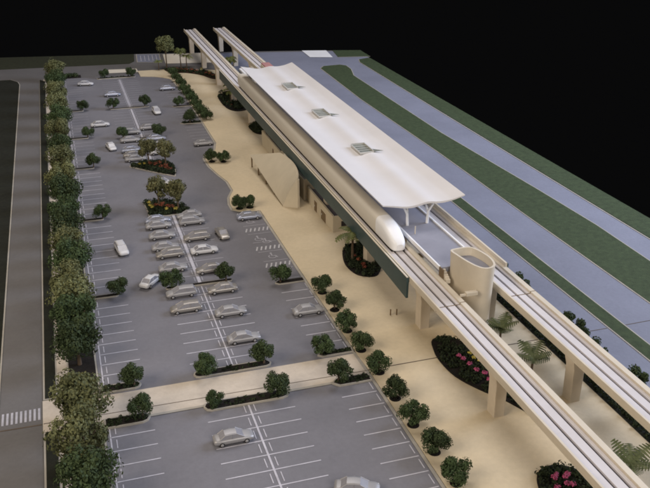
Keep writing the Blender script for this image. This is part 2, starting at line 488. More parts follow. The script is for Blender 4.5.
# roof shell: gull profile
def roofz(t):
    return 14.0 - 0.8 * math.sin(PI * t) + 0.38 * math.exp(-((t - 0.56) / 0.11) ** 2) - 0.15 * math.exp(-((t - 0.3) / 0.12) ** 2) + 0.25 * max(0, t - 0.85) / 0.15
RX0, RX1, RY0, RY1 = 44.6, 58.5, 111.6, 214.2
N, MY = 40, 24
vs = []
for layer in (0, 1):
    for j in range(MY + 1):
        for i in range(N + 1):
            t = i / N
            yy = RY0 + (RY1 - RY0) * j / MY
            if j == 0: yy += 0.5 * math.sin(PI * t)
            z = roofz(t) - (0.0 if layer == 0 else 0.18 + 0.15 * math.sin(PI * t))
            vs.append((RX0 + (RX1 - RX0) * t - 51.3, yy - 160, z))
K = (N + 1) * (MY + 1)
fs = []
for j in range(MY):
    for i in range(N):
        a = j * (N + 1) + i
        fs.append((a, a + 1, a + N + 2, a + N + 1))
        fs.append((K + a, K + a + N + 1, K + a + N + 2, K + a + 1))
b = MB(); b.add(vs, fs, True)
ed = []
for i in range(N):
    ed.append((i, K + i, K + i + 1, i + 1)); a = MY * (N + 1) + i; ed.append((a, a + 1, K + a + 1, K + a))
for j in range(MY):
    a = j * (N + 1); ed.append((a, a + N + 1, K + a + N + 1, K + a)); a += N; ed.append((a, K + a, K + a + N + 1, a + N + 1))
b.add(vs, ed, False)
roof = b.build('roof', 'roof_white', st)
for y in (191.5, 166.3, 140.6):
    cx = 51.7 - 51.3; cy = y - 160; z0 = roofz((51.7 - RX0) / (RX1 - RX0)) - 0.1
    f = MB()
    f.box(cx - 1.35, cx + 1.35, cy - 2.65, cy - 2.45, z0, z0 + 0.36)
    f.box(cx - 1.35, cx + 1.35, cy + 2.45, cy + 2.65, z0, z0 + 0.52)
    f.box(cx - 1.35, cx - 1.2, cy - 2.45, cy + 2.45, z0, z0 + 0.34)
    f.box(cx + 1.2, cx + 1.35, cy - 2.45, cy + 2.45, z0, z0 + 0.52)
    sk = f.build('skylight', 'skylight_frame', roof)
    p = MB(); p.box(cx - 1.2, cx + 1.2, cy - 2.45, cy + 2.45, z0 - 0.02, z0 + 0.27)
    p.build('pane', 'skylight_glass', sk)
    p = MB()
    for q in (-1.2, 0.0, 1.2): p.box(cx - 1.2, cx + 1.2, cy + q - 0.07, cy + q + 0.07, z0 + 0.271, z0 + 0.32)
    p.build('glazing_bar', 'skylight_frame', sk)
    p = MB(); p.add([(cx + 1.35, cy - 2.65, z0 + 0.3), (cx + 1.35, cy - 1.5, z0 + 0.3), (cx + 3.2, cy - 2.9, z0 + 0.45), (cx + 1.35, cy - 2.65, z0 + 0.5), (cx + 1.35, cy - 1.5, z0 + 0.5)],
                    [(0, 2, 1), (3, 4, 2), (0, 3, 2), (1, 2, 4), (0, 1, 4, 3)])
    p.build('side_wedge', 'skylight_glass', sk)  # pointed wedge in the pane colour, running off the frame
for y in (113.4, 130, 146, 162, 178, 194, 210):
    for x in (49.6, 53.0):
        s = -1 if x < 51 else 1
        b = MB()
        b.tube([(x - 51.3, y - 160, 9.4), (x - 51.3 + s * 0.1, y - 160, 11.4), (x - 51.3 + s * 0.9 - 0.3, y - 160.8, 13.05)], [0.26, 0.24, 0.2], 8)
        b.tube([(x - 51.3 + s * 0.1, y - 160, 11.4), (x - 51.3 - 0.3 * s, y - 159.0, 13.05)], [0.2, 0.16], 8)
        b.build('column', 'white_trim', st)
b = MB(); b.tube([(49.4 - 51.3, 109.8 - 160, 9.4), (49.4 - 51.3, 109.8 - 160, 10.7)], 0.09, 8); b.build('post', 'cream', st)
# end of the platform: landing with steps down to the track
b = MB()
for k in range(5):
    b.box(-3.2, -2.5, 97.6 - 160 - 0.4 * (k + 1), 97.6 - 160 - 0.4 * k, 8.9 - 0.2 * k - 0.3, 9.2 - 0.2 * k)
b.build('end_stair', 'cream', st)
b = MB(); b.box(-3.40, -3.22, 96.3 - 160, 97.58 - 160, 8.3, 9.6); b.build('end_panel', 'door_brown', st)

# ------------------------------------------------------------------ train
tr = thing('monorail_train', 'long cream monorail train with rounded white nose under the station roof', 'train', (45.75, 107, 8.0))
def tsec(y, w, h, zb=0.0, n=20, lean=0.0):
    r = []
    for k in range(n):
        a = 2 * PI * k / n
        c, s_ = math.cos(a), math.sin(a)
        e = 0.55
        r.append((w * math.copysign(abs(c) ** e, c), y + lean * (0.5 + 0.5 * math.copysign(abs(s_) ** e, s_)), zb + h / 2 + h / 2 * math.copysign(abs(s_) ** e, s_)))
    return r
b = MB(); b.loft([tsec(7.0, 1.36, 3.4), tsec(60, 1.36, 3.4), tsec(110.5, 1.36, 3.4)]); b.build('body', 'train_shell', tr)
b = MB(); b.loft([tsec(0.0, 0.5, 0.9, 0.35), tsec(0.08, 0.85, 1.5, 0.16, lean=0.2), tsec(0.4, 1.12, 2.0, 0.05, lean=0.6), tsec(1.0, 1.27, 2.5, 0, lean=1.0), tsec(2.2, 1.35, 2.95, 0, lean=1.0), tsec(4.0, 1.37, 3.28, 0, lean=0.6), tsec(7.02, 1.362, 3.402)])
b.build('nose', 'train_nose', tr)
for yy in ():
    b = MB(); b.loft([tsec(yy, 1.372, 3.41), tsec(yy + 0.35, 1.372, 3.41)]); b.build('gangway', 'trough', tr)
b = MB(); b.box(-1.1, 1.1, 0.6, 110, -0.04, 0.02); b.build('underframe', 'dark_gap', tr)

# ------------------------------------------------------------------ lift tower
tw = thing('lift_tower', 'cream open topped lift tower with pointed oval plan at platform end', 'tower', (51.4, 93.5, 0))
OUT = [(49.35, 97.3), (50.6, 97.7), (52.0, 97.7), (52.9, 97.2), (53.5, 95.4), (53.7, 93.2), (53.3, 91.4), (52.4, 90.5), (51.3, 90.5), (50.5, 91.4), (49.9, 93.2), (49.5, 95.4)]
out = smooth_poly(OUT[::-1], 4)
out = [(x - 51.4, y - 93.5) for x, y in out]
inn = inset(out, 0.45)
n = len(out)
b = MB()
sc = lambda p, k: (p[0] * k, p[1] * k)
rings = [[(*sc(p, 0.90), 0.1) for p in out], [(*sc(p, 0.93), 5.5) for p in out], [(*sc(p, 0.97), 9.5) for p in out], [(*p, 12.1) for p in out]]
ooo = out if sum(out[i][0] * out[(i + 1) % n][1] - out[(i + 1) % n][0] * out[i][1] for i in range(n)) > 0 else out[::-1]
rings = [[(p[0] * k, p[1] * k, z) for p in ooo] for k, z in ((0.90, 0.1), (0.93, 5.5), (0.97, 9.5), (1.0, 12.1))]
inn = inset(ooo, 0.3)
b.loft(rings, True, False)
b.add([(x, y, 12.1) for x, y in ooo] + [(x, y, 12.1) for x, y in inn], [(i, (i + 1) % n, n + (i + 1) % n, n + i) for i in range(n)])
b.add([(x, y, 12.1) for x, y in inn] + [(x * 0.98, y * 0.98, 10.9) for x, y in inn], [(i, (i + 1) % n, n + (i + 1) % n, n + i) for i in range(n)])
b.build('tower_wall', 'cream', tw)
b = MB(); b.sheet([(x * 0.99, y * 0.99) for x, y in inn], 10.92); b.build('tower_roof', 'platform_floor', tw)
b = MB(); b.box(-2.7, -1.0, -3.2, -2.5, 8.3, 8.8); b.box(-3.5, -2.7, -3.0, -2.7, 8.27, 8.6); b.build('bracket', 'cream', tw, 0.05)

# ------------------------------------------------------------------ buildings under the track
# curved shell pavilion
sh = thing('shell_pavilion', 'pale beige curved shell canopy sweeping down to the plaza', 'pavilion', (40, 150, 0.17))
ridge = [(41.15, 147.8, 6.0), (42.3, 151.5, 6.1), (43.0, 156.5, 6.1), (42.9, 161, 6.05), (42.2, 165.0, 6.0)]
eave = [(38.5, 149.4, 0.25), (38.35, 156, 0.7), (38.2, 162.5, 1.3), (38.0, 169, 2.0), (37.8, 175.4, 2.7)]
def samp(l, t):
    t *= len(l) - 1; i = min(int(t), len(l) - 2); f = t - i
    p0, p1, p2, p3 = Vector(l[max(i - 1, 0)]), Vector(l[i]), Vector(l[i + 1]), Vector(l[min(i + 2, len(l) - 1)])
    return 0.5 * ((2 * p1) + (p2 - p0) * f + (2 * p0 - 5 * p1 + 4 * p2 - p3) * f * f + (3 * p1 - p0 - 3 * p2 + p3) * f ** 3)
NS, NT = 32, 24
vs = []
for lay in (0, 1):
    for i in range(NS + 1):
        e, r = samp(eave, i / NS), samp(ridge, i / NS)
        for j in range(NT + 1):
            t = j / NT
            p = e.lerp(r, t)
            p.z += 0.55 * math.sin(PI * t) * (1 - i / NS)
            if lay: p = p + Vector((0.12, 0.0, -0.22))
            vs.append((p.x - 40, p.y - 150, p.z))
K = (NS + 1) * (NT + 1); fs = []
for i in range(NS):
    for j in range(NT):
        a = i * (NT + 1) + j
        fs.append((a, a + 1, a + NT + 2, a + NT + 1)); fs.append((K + a, K + a + NT + 1, K + a + NT + 2, K + a + 1))
b = MB(); b.add(vs, fs, True); ed = []
for j in range(NT):
    ed.append((j, K + j, K + j + 1, j + 1)); a = NS * (NT + 1) + j; ed.append((a, a + 1, K + a + 1, K + a))
for i in range(NS):
    a = i * (NT + 1); ed.append((a, a + NT + 1, K + a + NT + 1, K + a)); a += NT; ed.append((a, K + a, K + a + NT + 1, a + NT + 1))
b.add(vs, ed)
b.build('shell', 'cream_wall', sh)
# end wall under the front edge
e0 = [vs[j] for j in range(NT + 1)]
b = MB(); base = [(x, y, 0.0) for x, y, z in e0]
b.add(e0 + base + [(x, y + 0.3, z) for x, y, z in e0] + [(x, y + 0.3, 0) for x, y, z in e0],
      [(j, NT + 1 + j, NT + 2 + j, j + 1) for j in range(NT)] + [(2 * (NT + 1) + j, 2 * (NT + 1) + j + 1, 3 * (NT + 1) + j + 1, 3 * (NT + 1) + j) for j in range(NT)])
b.build('end_wall', 'cream_wall', sh)
b = MB(); b.loft([[(1.15, -2.1, 0), (1.5, -2.1, 0), (3.1, 6.5, 0), (2.8, 6.5, 0)], [(1.15, -2.1, 5.8), (1.5, -2.1, 5.8), (3.1, 6.5, 5.9), (2.8, 6.5, 5.9)]], False)
b.box(2.8, 3.1, 6.52, 14.8, 0, 5.75)
b.build('back_wall', 'cream_wall', sh)
for y in (156.5, 163, 169, 174.6):
    b = MB(); p = samp(eave, (y - 149.4) / 26); b.tube([(p.x - 39.75, y - 150, 0), (p.x - 39.75, y - 150, p.z + 0.1)], 0.16, 8); b.build('post', 'door_brown', sh)
b = MB(); b.box(0.6, 2.7, 4, 14.5, 0, 2.6); b.build('counter_block', 'door_brown', sh)

def hall(name, label, x0, x1, y0, y1, h, doors, cat='building', roofm='shaded_roof', drop=0.65):
    t = thing(name, label, cat, (x0, y0, 0.17))
    w, d = x1 - x0, y1 - y0
    b = MB()
    b.box(0, 0.35, 0, d, 0, h); b.box(w - 0.35, w, 0, d, 0, h)
    b.box(0.352, w - 0.352, 0.003, 0.35, 0, h); b.box(0.352, w - 0.352, d - 0.35, d - 0.003, 0, h)
    b.build('wall', 'cream_wall', t)
    b = MB(); b.box(0.351, w - 0.351, 0.351, d - 0.351, h - drop - 0.35, h - drop); b.build('flat_roof', roofm, t)
    for (y, wd, hh) in doors:
        b = MB(); b.box(-0.06, 0.1, y, y + wd, 0.02, hh); dd = b.build('door', 'door_brown', t)
        b = MB(); b.box(-0.13, -0.05, y + wd * 0.8, y + wd * 0.88, 0.9, 1.2); b.build('handle', 'skylight_frame', dd)
        b = MB()
        b.box(-0.12, 0.08, y - 0.14, y - 0.005, 0.02, hh + 0.14); b.box(-0.12, 0.08, y + wd + 0.005, y + wd + 0.14, 0.02, hh + 0.14); b.box(-0.12, 0.08, y - 0.005, y + wd + 0.005, hh + 0.005, hh + 0.14)
        b.build('door_frame', 'cream', t)
    return t
h1 = hall('ticket_hall', 'beige flat roofed ticket building with two brown doors beside the palm bed', 44.0, 48.6, 134.4, 151.2, 3.1, [(4.0, 3.2, 2.0), (9.6, 2.0, 2.2)])
b = MB(); b.box(1.6, 3.0, -0.05, 0.1, 1.0, 2.0); b.build('window', 'dark_gap', h1)
h2 = hall('service_building', 'low beige service building with a slot door behind the curved shell canopy', 44.1, 48.2, 173.0, 190.0, 3.6, [(5.0, 1.6, 2.4)])
h3 = hall('glazed_hall', 'grey hall with green tinted roof between shell canopy and ticket building', 43.35, 47.4, 151.35, 164.5, 4.5, [], 'building', 'green_glass', 0.25)
b = MB(); b.box(0, 1.6, 0, 1.0, 0, 4.2); o = b.build('service_block', 'cream_wall', None, 0.05); o.location = (49.0, 146.5, 0.17)
tag(o, 'narrow beige upright block beside the ticket building under the track', 'pillar')
# objects at the far end of the platform
sb = thing('stair_block', 'small pale blue stair enclosure between the two guideways beyond the roof', 'building', (51.0, 236, 0.17))
b = MB(); b.box(-1.4, 1.4, -3, 3, 0, 7.4); b.build('wall', 'grey_box', sb, 0.06)
b = MB(); b.box(-1.6, 1.6, -3.2, 3.2, 7.401, 7.8); b.build('roof', 'white_trim', sb)
b = MB(); b.box(-1.0, 0.6, -3.1, -2.98, 4.6, 6.8); b.build('window', 'dark_gap', sb)
cb = thing('track_cabin', 'pale cabin with red roof standing on the guideway beyond the station roof', 'cabin', (56.4, 222, 7.96))
b = MB(); b.box(-1.35, 1.35, 0, 14, 0.0, 1.5); b.build('wall', 'cream', cb, 0.08)
b = MB(); b.box(-1.1, 1.2, 9.5, 14.2, 1.501, 1.9); b.build('roof', 'red', cb, 0.08)

# ------------------------------------------------------------------ foliage builders
def leaves(mb, centres, n, size, rng, squash=1.0, flat=0.0):
    for _ in range(n):
        c, r = centres[rng.randrange(len(centres))]
        d = Vector((rng.gauss(0, 1), rng.gauss(0, 1), rng.gauss(0, 1))).normalized()
        p = Vector(c) + d * (r * (rng.random() ** 0.3)) * 1.0
        p.z = c[2] + (p.z - c[2]) * squash
        nrm = (d + Vector((rng.uniform(-.7, .7), rng.uniform(-.7, .7), rng.uniform(-.7, .7) + flat))).normalized()
        u = nrm.orthogonal().normalized(); a = rng.random() * 6.28
        w = nrm.cross(u)
        u, w = u * math.cos(a) + w * math.sin(a), w * math.cos(a) - u * math.sin(a)
        s = size * rng.uniform(0.6, 1.3)
        mb.add([p - u * s, p + w * s * 0.6 + nrm * s * 0.15, p + u * s, p - w * s * 0.6 + nrm * s * 0.15], [(0, 1, 2, 3)])
def crown_centres(rng, rx, rz, zc, n, rr):
    out = [((0, 0, zc), rx * 0.62)]
    for i in range(n):
        a = rng.random() * 6.28; e = math.asin(rng.uniform(-0.75, 1))
        k = rng.uniform(0.62, 1.0)
        out.append(((rx * k * math.cos(a) * math.cos(e), rx * k * math.sin(a) * math.cos(e), zc + rz * k * math.sin(e)), rr * rng.uniform(0.7, 1.35)))
    return out
def tree_proto(name, seed, rx, rz, zc, leaf, nleaf, size, trunk_r=0.12, nclump=14, lean=0.0):
    rng = random.Random(seed)
    t = thing(name, '-', 'tree')
    b = MB()
    b.tube([(0, 0, 0), (lean * 0.3, 0, zc * 0.4), (lean, 0, zc)], [trunk_r * 1.3, trunk_r, trunk_r * 0.6], 8)
    for i in range(4):
        a = rng.random() * 6.28
        b.tube([(lean * 0.5, 0, zc * 0.55), (lean + rx * 0.5 * math.cos(a), rx * 0.5 * math.sin(a), zc + rz * 0.25)], [trunk_r * 0.55, trunk_r * 0.25], 6)
    b.build('trunk', 'bark', t)
    cs = crown_centres(rng, rx * 0.78, rz * 0.78, zc, nclump, rx * 0.36)
    b = MB(); leaves(b, cs, nleaf, size, rng)
    b.build('crown', leaf, t)
    return t
used = {}
def place(proto, x, y, z, rz, label, group, s=1.0, cat='tree'):
    if proto.name not in used:
        used[proto.name] = 1
        proto.location = (x, y, z); proto.rotation_euler = (0, 0, rz); proto.scale = (s, s, s)
        proto['label'] = label; proto['category'] = cat
        if group: proto['group'] = group
        return proto
    r = dup(proto, (x, y, z), rz, label, s, group); r['category'] = cat
    return r
small = [tree_proto('round_tree', 11 + i, 1.75, 1.5, 1.62, ('leaf_dark', 'leaf_mid')[i % 2], 4600, 0.12, 0.12, 18) for i in range(4)]
big_olive = [tree_proto('olive_tree', 31 + i, 3.0, 2.6, 3.3, 'leaf_olive', 5200, 0.19, 0.2, 26) for i in range(3)]
big_dark = [tree_proto('broad_tree', 41 + i, 3.0, 2.6, 3.2, ('leaf_dark', 'leaf_mid')[i % 2], 5200, 0.19, 0.2, 26) for i in range(3)]
diam = [tree_proto('olive_tree', 51 + i, 2.2, 2.3, 3.9, 'leaf_brown', 4200, 0.19, 0.16, 20) for i in range(2)]
rng = random.Random(5)

# roadside row
ORD = ['first', 'second', 'third', 'fourth', 'fifth', 'sixth', 'seventh', 'eighth', 'ninth', 'tenth', 'eleventh', 'twelfth', 'thirteenth', 'fourteenth', 'fifteenth', 'sixteenth', 'seventeenth', 'eighteenth', 'nineteenth', 'twentieth', 'twenty first']
ROW = [(-1.8, 273.5, 'o'), (-1.8, 258.5, 'd'), (-2.0, 244, 'o'), (-2.2, 231, 'o'), (-2.2, 218.5, 'd'), (-2.3, 206.5, 'o'), (-2.4, 192.5, 'd'), (-2.3, 181.5, 'o'), (-2.5, 171.5, 'o'), (-2.5, 161.5, 'd'),
       (-2.6, 152.3, 'd'), (-2.6, 145, 'd'), (-2.7, 136.5, 'o'), (-2.5, 130, 'd'), (-3.0, 121.8, 'o'), (-2.6, 115.2, 'o'), (-2.6, 109.5, 'd'), (-2.5, 102.2, 'd'), (-2.7, 88.4, 'o'), (-2.8, 80.9, 'o'), (-2.7, 74.2, 'd')]
for i, (x, y, k) in enumerate(ROW):
    p = (big_olive if k == 'o' else big_dark)[i % 3]
    kind = 'light olive' if k == 'o' else 'dark green'
    z = 0.14
    place(p, x, y, z, rng.random() * 6.28, '%s broad tree, %s from the far cross road in the roadside row' % (kind, ORD[i]), 'trees in the roadside row', rng.uniform(1.06, 1.2))

# planting islands in the car park
def island(name, poly, label, m='soil', h=0.24, low=None, seed=1, group='planting islands in the car park', kw=0.22):
    cx = sum(p[0] for p in poly) / len(poly); cy = sum(p[1] for p in poly) / len(poly)
    lp = [(x - cx, y - cy) for x, y in poly]
    t = thing(name, label, 'planting bed', (cx, cy, 0.05), 0, group)
    b = MB(); b.prism(lp, 0.0, h - 0.03); b.build('kerb', 'kerb', t)
    b = MB(); b.prism(inset(lp, kw), 0.0, h); b.build('soil', m, t)
    if low:
        rg = random.Random(seed)
        xs = [p[0] for p in lp]; ys = [p[1] for p in lp]
        ip = inset(lp, kw + 0.12)
        def inside(x, y):
            c = False; nn = len(ip)
            for i in range(nn):
                (xa, ya), (xb, yb) = ip[i], ip[i - 1]
                if (ya > y) != (yb > y) and x < (xb - xa) * (y - ya) / (yb - ya) + xa: c = not c
            return c
        cs = []
        while len(cs) < low[0]:
            x, y = rg.uniform(min(xs), max(xs)), rg.uniform(min(ys), max(ys))
            if inside(x, y): cs.append(((x, y, h + low[2] * 0.3), low[2]))
        b = MB(); leaves(b, cs, low[1], 0.16, rg, 0.7); b.build('ground_cover', low[3] if len(low) > 3 else 'bed_leaf', t)
    return t
def capsule(x0, x1, y, w):
    w /= 2
    return [(x0, y - w), (x1 - w, y - w), (x1 - 0.3 * w, y - 0.7 * w), (x1, y), (x1 - 0.3 * w, y + 0.7 * w), (x1 - w, y + w), (x0, y + w)]
def capsule2(x0, x1, y, w):
    w /= 2
    return [(x0 + w, y - w), (x1 - w, y - w), (x1 - 0.3 * w, y - 0.7 * w), (x1, y), (x1 - 0.3 * w, y + 0.7 * w), (x1 - w, y + w), (x0 + w, y + w), (x0 + 0.3 * w, y + 0.7 * w), (x0, y), (x0 + 0.3 * w, y - 0.7 * w)]
LOW = (26, 420, 0.28)
ISL = [
 (capsule(-0.3, 4.9, 94.9, 1.7), 'dark strip island above the crosswalk, at the roadside tree row', (4.1, 94.7)),
 (capsule(-0.3, 5.2, 87.4, 2.0), 'dark strip island below the crosswalk, at the roadside tree row', (4.4, 87.4)),
 (capsule(-0.3, 4.3, 121.2, 0.9), 'first narrow strip island beyond the crosswalk along the roadside tree row', (4.3, 121.0)),
 (capsule(-0.3, 4.3, 153.8, 0.9), 'second narrow strip island beyond the crosswalk along the roadside tree row', (4.2, 153.6)),
 (capsule(-0.3, 4.4, 184.9, 0.9), 'third narrow strip island beyond the crosswalk along the roadside tree row', (4.4, 184.8)),
 (capsule(-0.3, 4.5, 208.6, 0.9), 'fourth narrow strip island beyond the crosswalk along the roadside tree row', (4.2, 208.8)),
 (capsule(-0.3, 4.6, 235.0, 0.9), 'fifth narrow strip island beyond the crosswalk along the roadside tree row', (4.3, 234.8)),
 (capsule2(11.7, 22.3, 94.8, 1.6), 'long dark island in the middle of the lot, above the crosswalk', None),
 (capsule2(11.7, 22.7, 87.2, 1.9), 'long dark island in the middle of the lot, below the crosswalk', None),
 (capsule2(11.6, 22.4, 121.0, 0.8), 'thin strip island crossing the middle car rows below the flower islands', None),
 (capsule2(11.6, 22.4, 204.2, 0.8), 'thin strip island crossing the middle car rows above the flower islands', None),
 (capsule2(11.6, 22.4, 234.2, 0.8), 'thin strip island crossing the middle rows, second above the flower islands', None),
 (capsule2(10.4, 22.6, 272.6, 1.6), 'dark strip island closing the middle rows at the far end of the lot', None),
 ([(33.9, 94.0), (33.9, 95.2), (29.4, 95.2), (28.8, 94.6), (29.4, 94.0)], 'dark strip island above the crosswalk beside the plaza', None),
 ([(33.9, 86.6), (33.9, 88.4), (29.4, 88.4), (28.6, 87.5), (29.4, 86.6)], 'dark strip island below the crosswalk beside the plaza', None),
 ([(33.5, 117.0), (33.5, 118.2), (29.3, 118.2), (28.7, 117.6), (29.3, 117.0)], 'dark strip island between the hatched bays and the plaza trees', None),
 ([(33.5, 213.2), (33.5, 215.0), (28.8, 215.4), (28.0, 214.4), (28.8, 213.6)], 'dark strip island with a low tree near the end of the clipped shrub row', None),
 ([(33.6, 231.2), (33.6, 232.2), (29.0, 232.4), (28.4, 231.8), (29.0, 231.2)], 'dark strip island beside the middle of the clipped shrub row', None),
]
for i, (poly, lab, tree) in enumerate(ISL):
    island('planting_island', poly, lab, 'soil', 0.26, LOW if i in (0, 1, 7, 8, 12, 13, 14, 16) else None, 70 + i, kw=0.2 if i in (0, 1, 7, 8, 12, 13, 14) else 0.09)
GT = 'small round trees on the parking islands'
TI = [
 (4.0, 94.6, 'small dark tree on the roadside island just above the crosswalk', 1.0),
 (4.3, 87.6, 'small dark tree on the roadside island just below the crosswalk', 1.0),
 (4.2, 121.0, 'small dark tree ending the first roadside strip island beyond the crosswalk', 0.98),
 (4.1, 153.6, 'small dark tree ending the second roadside strip island beyond the crosswalk', 0.98),
 (4.3, 184.9, 'small dark tree ending the third roadside strip island beyond the crosswalk', 1.0),
 (4.3, 208.7, 'small dark tree ending the fourth roadside strip island beyond the crosswalk', 0.98),
 (4.3, 234.9, 'small dark tree ending the fifth roadside strip island beyond the crosswalk', 1.0),
 (13.2, 94.6, 'dark round tree at the roadside end of the middle island above the crosswalk', 1.0),
 (21.3, 94.8, 'dark round tree at the plaza end of the middle island above the crosswalk', 1.05),
 (13.2, 87.1, 'low dark tree at the roadside end of the middle island below the crosswalk', 0.72),
 (21.2, 87.2, 'dark round tree at the plaza end of the middle island below the crosswalk', 1.05),
 (12.6, 121.0, 'dark tree on the thin strip island beside the diagonal silver car', 1.08),
 (21.3, 120.6, 'dark tree at the plaza end of the thin strip island between parked cars', 1.0),
 (12.6, 206.0, 'dark tree at the roadside end of the strip above the flower islands', 0.95),
 (21.3, 204.6, 'dark tree at the plaza end of the strip above the flower islands', 1.05),
 (12.5, 234.2, 'dark tree at the roadside end of the second strip above the flower islands', 1.05),
 (21.1, 234.0, 'dark tree at the plaza end of the second strip above the flower islands', 1.05),
 (12.8, 272.6, 'dark tree at the roadside end of the far closing island of the lot', 1.0),
 (21.1, 272.4, 'dark tree at the plaza end of the far closing island of the lot', 1.0),
 (29.4, 94.5, 'dark tree on the short island above the crosswalk beside the plaza', 1.0),
 (29.5, 87.5, 'dark tree on the short island below the crosswalk beside the plaza', 1.05),
 (29.6, 117.6, 'dark round tree on the short island beside the hatched bays', 1.1),
 (30.6, 214.3, 'dull dark tree on the short island near the end of the clipped shrub row', 1.1),
 (30.3, 231.8, 'small dark tree on the short island beside the middle of the clipped shrub row', 0.95),
]
for i, (x, y, lab, s) in enumerate(TI):
    place(small[i % 4], x, y, 0.28, rng.random() * 6.28, lab, GT, s)
# trees in pits at the plaza edge
GP = 'round trees along the plaza edge'
TP = [
 (35.0, 112.3, 'round tree at the plaza edge, first below the hatched parking bays'),
 (35.1, 106.3, 'round tree at the plaza edge, second below the hatched parking bays'),
 (34.9, 99.8, 'round tree at the plaza edge, second above the crosswalk end'),
 (35.0, 94.2, 'round tree at the plaza edge, first above the crosswalk end'),
 (35.4, 88.2, 'round tree at the plaza edge on the joint, by the crosswalk end'),
 (35.2, 82.0, 'round tree at the plaza edge, first below the crosswalk end'),
 (35.2, 76.2, 'round tree at the plaza edge, second below the crosswalk end'),
 (35.5, 70.7, 'round tree at the plaza edge, third below the crosswalk end'),
 (35.6, 65.1, 'round tree at the plaza edge, fourth below the crosswalk end, nearest the camera'),
 (30.2, 181.1, 'round tree on the far paving bulge, farther from the station'),
 (32.7, 180.3, 'round tree on the far paving bulge, nearer the station'),
 (30.1, 151.2, 'round tree on the near paving bulge, farther from the shell canopy'),
 (32.2, 151.2, 'round tree on the near paving bulge, nearer the shell canopy'),
]
pit = None
for i, (x, y, lab) in enumerate(TP):
    place(small[(i * 3 + 1) % 4], x, y, 0.18, rng.random() * 6.28, lab, GP, (1.02, 1.0, 1.06, 1.0, 1.02, 1.0, 1.05, 1.06, 1.08, 0.95, 0.9, 0.95, 0.85)[i])
    b = MB()
    b.prism([(0.75 * math.cos(a), 0.75 * math.sin(a)) for a in [2 * PI * q / 16 for q in range(16)]], 0.0, 0.03)
    leaves(b, [((0, 0, 0.15), 0.5)], 120, 0.14, random.Random(i), 0.5)
    o = b.build('tree_pit', 'soil'); o.location = (x, y - 0.1, 0.172)
    tag(o, 'dark pit under the ' + lab.split(',')[0].replace('round tree', 'tree') + (',' + lab.split(',')[1] if ',' in lab else ''), 'tree pit', 'planted tree pits')
# clipped shrubs
HS = [(33.9, 268.4), (34.1, 261.2), (34.3, 254.2), (34.2, 246.5), (34.4, 240.2), (34.4, 234.3), (34.6, 228.5), (34.7, 223.2), (34.9, 219.2), (35.2, 215.6)]
for i, (x, y) in enumerate(HS):
    if i == 0:
        shp = thing('clipped_shrub', '-', 'shrub')
        b = MB(); r0 = random.Random(8)
        leaves(b, crown_centres(r0, 1.1, 0.7, 1.15, 12, 0.62), 1700, 0.14, r0); b.build('crown', 'leaf_mid', shp)
        b = MB(); b.tube([(0, 0, 0), (0, 0, 1.1)], 0.1, 8); b.build('stem', 'bark', shp)
    place(shp, x, y, 0.18, rng.random() * 6.28, 'clipped dark shrub, %s from the far end of the row at the plaza edge' % ORD[i], 'clipped shrubs at the plaza edge', rng.uniform(1.2, 1.4), 'shrub')

# flower beds
def bed(poly, label, blooms, seed, dense=1.0, m='soil', leaf='bed_leaf', z=0.165, kerbm='soil', zc=0.35):
    poly = smooth_poly(poly, 4) if len(poly) > 4 else poly
    cx = sum(p[0] for p in poly) / len(poly); cy = sum(p[1] for p in poly) / len(poly)
    lp = [(x - cx, y - cy) for x, y in poly]
    t = thing('flower_bed', label, 'flower bed', (cx, cy, z), 0, 'planted flower beds')
    b = MB(); b.prism(lp, 0, 0.16); b.build('kerb', kerbm, t)
    ip = inset(lp, 0.25)
    b = MB(); b.prism(ip, 0, 0.2); b.build('soil', m, t)
    rg = random.Random(seed)
    xs = [p[0] for p in ip]; ys = [p[1] for p in ip]
    def inside(x, y):
        c = False
        for i in range(len(ip)):
            (xa, ya), (xb, yb) = ip[i], ip[i - 1]
            if (ya > y) != (yb > y) and x < (xb - xa) * (y - ya) / (yb - ya) + xa: c = not c
        return c
    cs = []
    A = (max(xs) - min(xs)) * (max(ys) - min(ys))
    nn = int(min(170, A * 1.7 * dense))
    while len(cs) < nn:
        x, y = rg.uniform(min(xs), max(xs)), rg.uniform(min(ys), max(ys))
        if inside(x, y): cs.append(((x, y, 0.2 + zc * rg.uniform(0.3, 1.0)), rg.uniform(0.35, 0.7)))
    b = MB(); leaves(b, cs, nn * 32, 0.19, rg, 0.8); b.build('foliage', leaf, t)
    for (bm_, pts, rad) in blooms:
        b = MB()
        cc = [((x - cx, y - cy, 0.75 + rg.uniform(0, 0.35)), rad) for x, y in pts]
        leaves(b, cc, 60 * len(pts), 0.12, rg, 0.6, 0.8); b.build('blossom', bm_, t)
    return t
bed([(45.6, 93.6), (44.6, 91), (44.2, 88.0), (44.6, 84), (46.2, 80.4), (48.2, 77.2), (49.8, 73.6), (51.2, 71.6), (52.3, 73), (51.6, 77), (50.6, 81), (50.4, 86), (50.0, 90), (48.2, 93.6)],
    'big dark kidney shaped bed with pink and yellow flowers around the nearest visible pillar',
    [('pink_bloom', [(46.9, 86.6), (47.2, 85.2), (47.4, 83.6), (48.1, 82.6), (48.6, 81.6), (49.1, 81.2), (46.7, 87.4), (48.0, 81.2), (50.6, 74.6)], 0.38),
     ('yellow_bloom', [(48.6, 86.6), (48.9, 85.6), (48.4, 87.6), (49.3, 84.4)], 0.34)], 3)
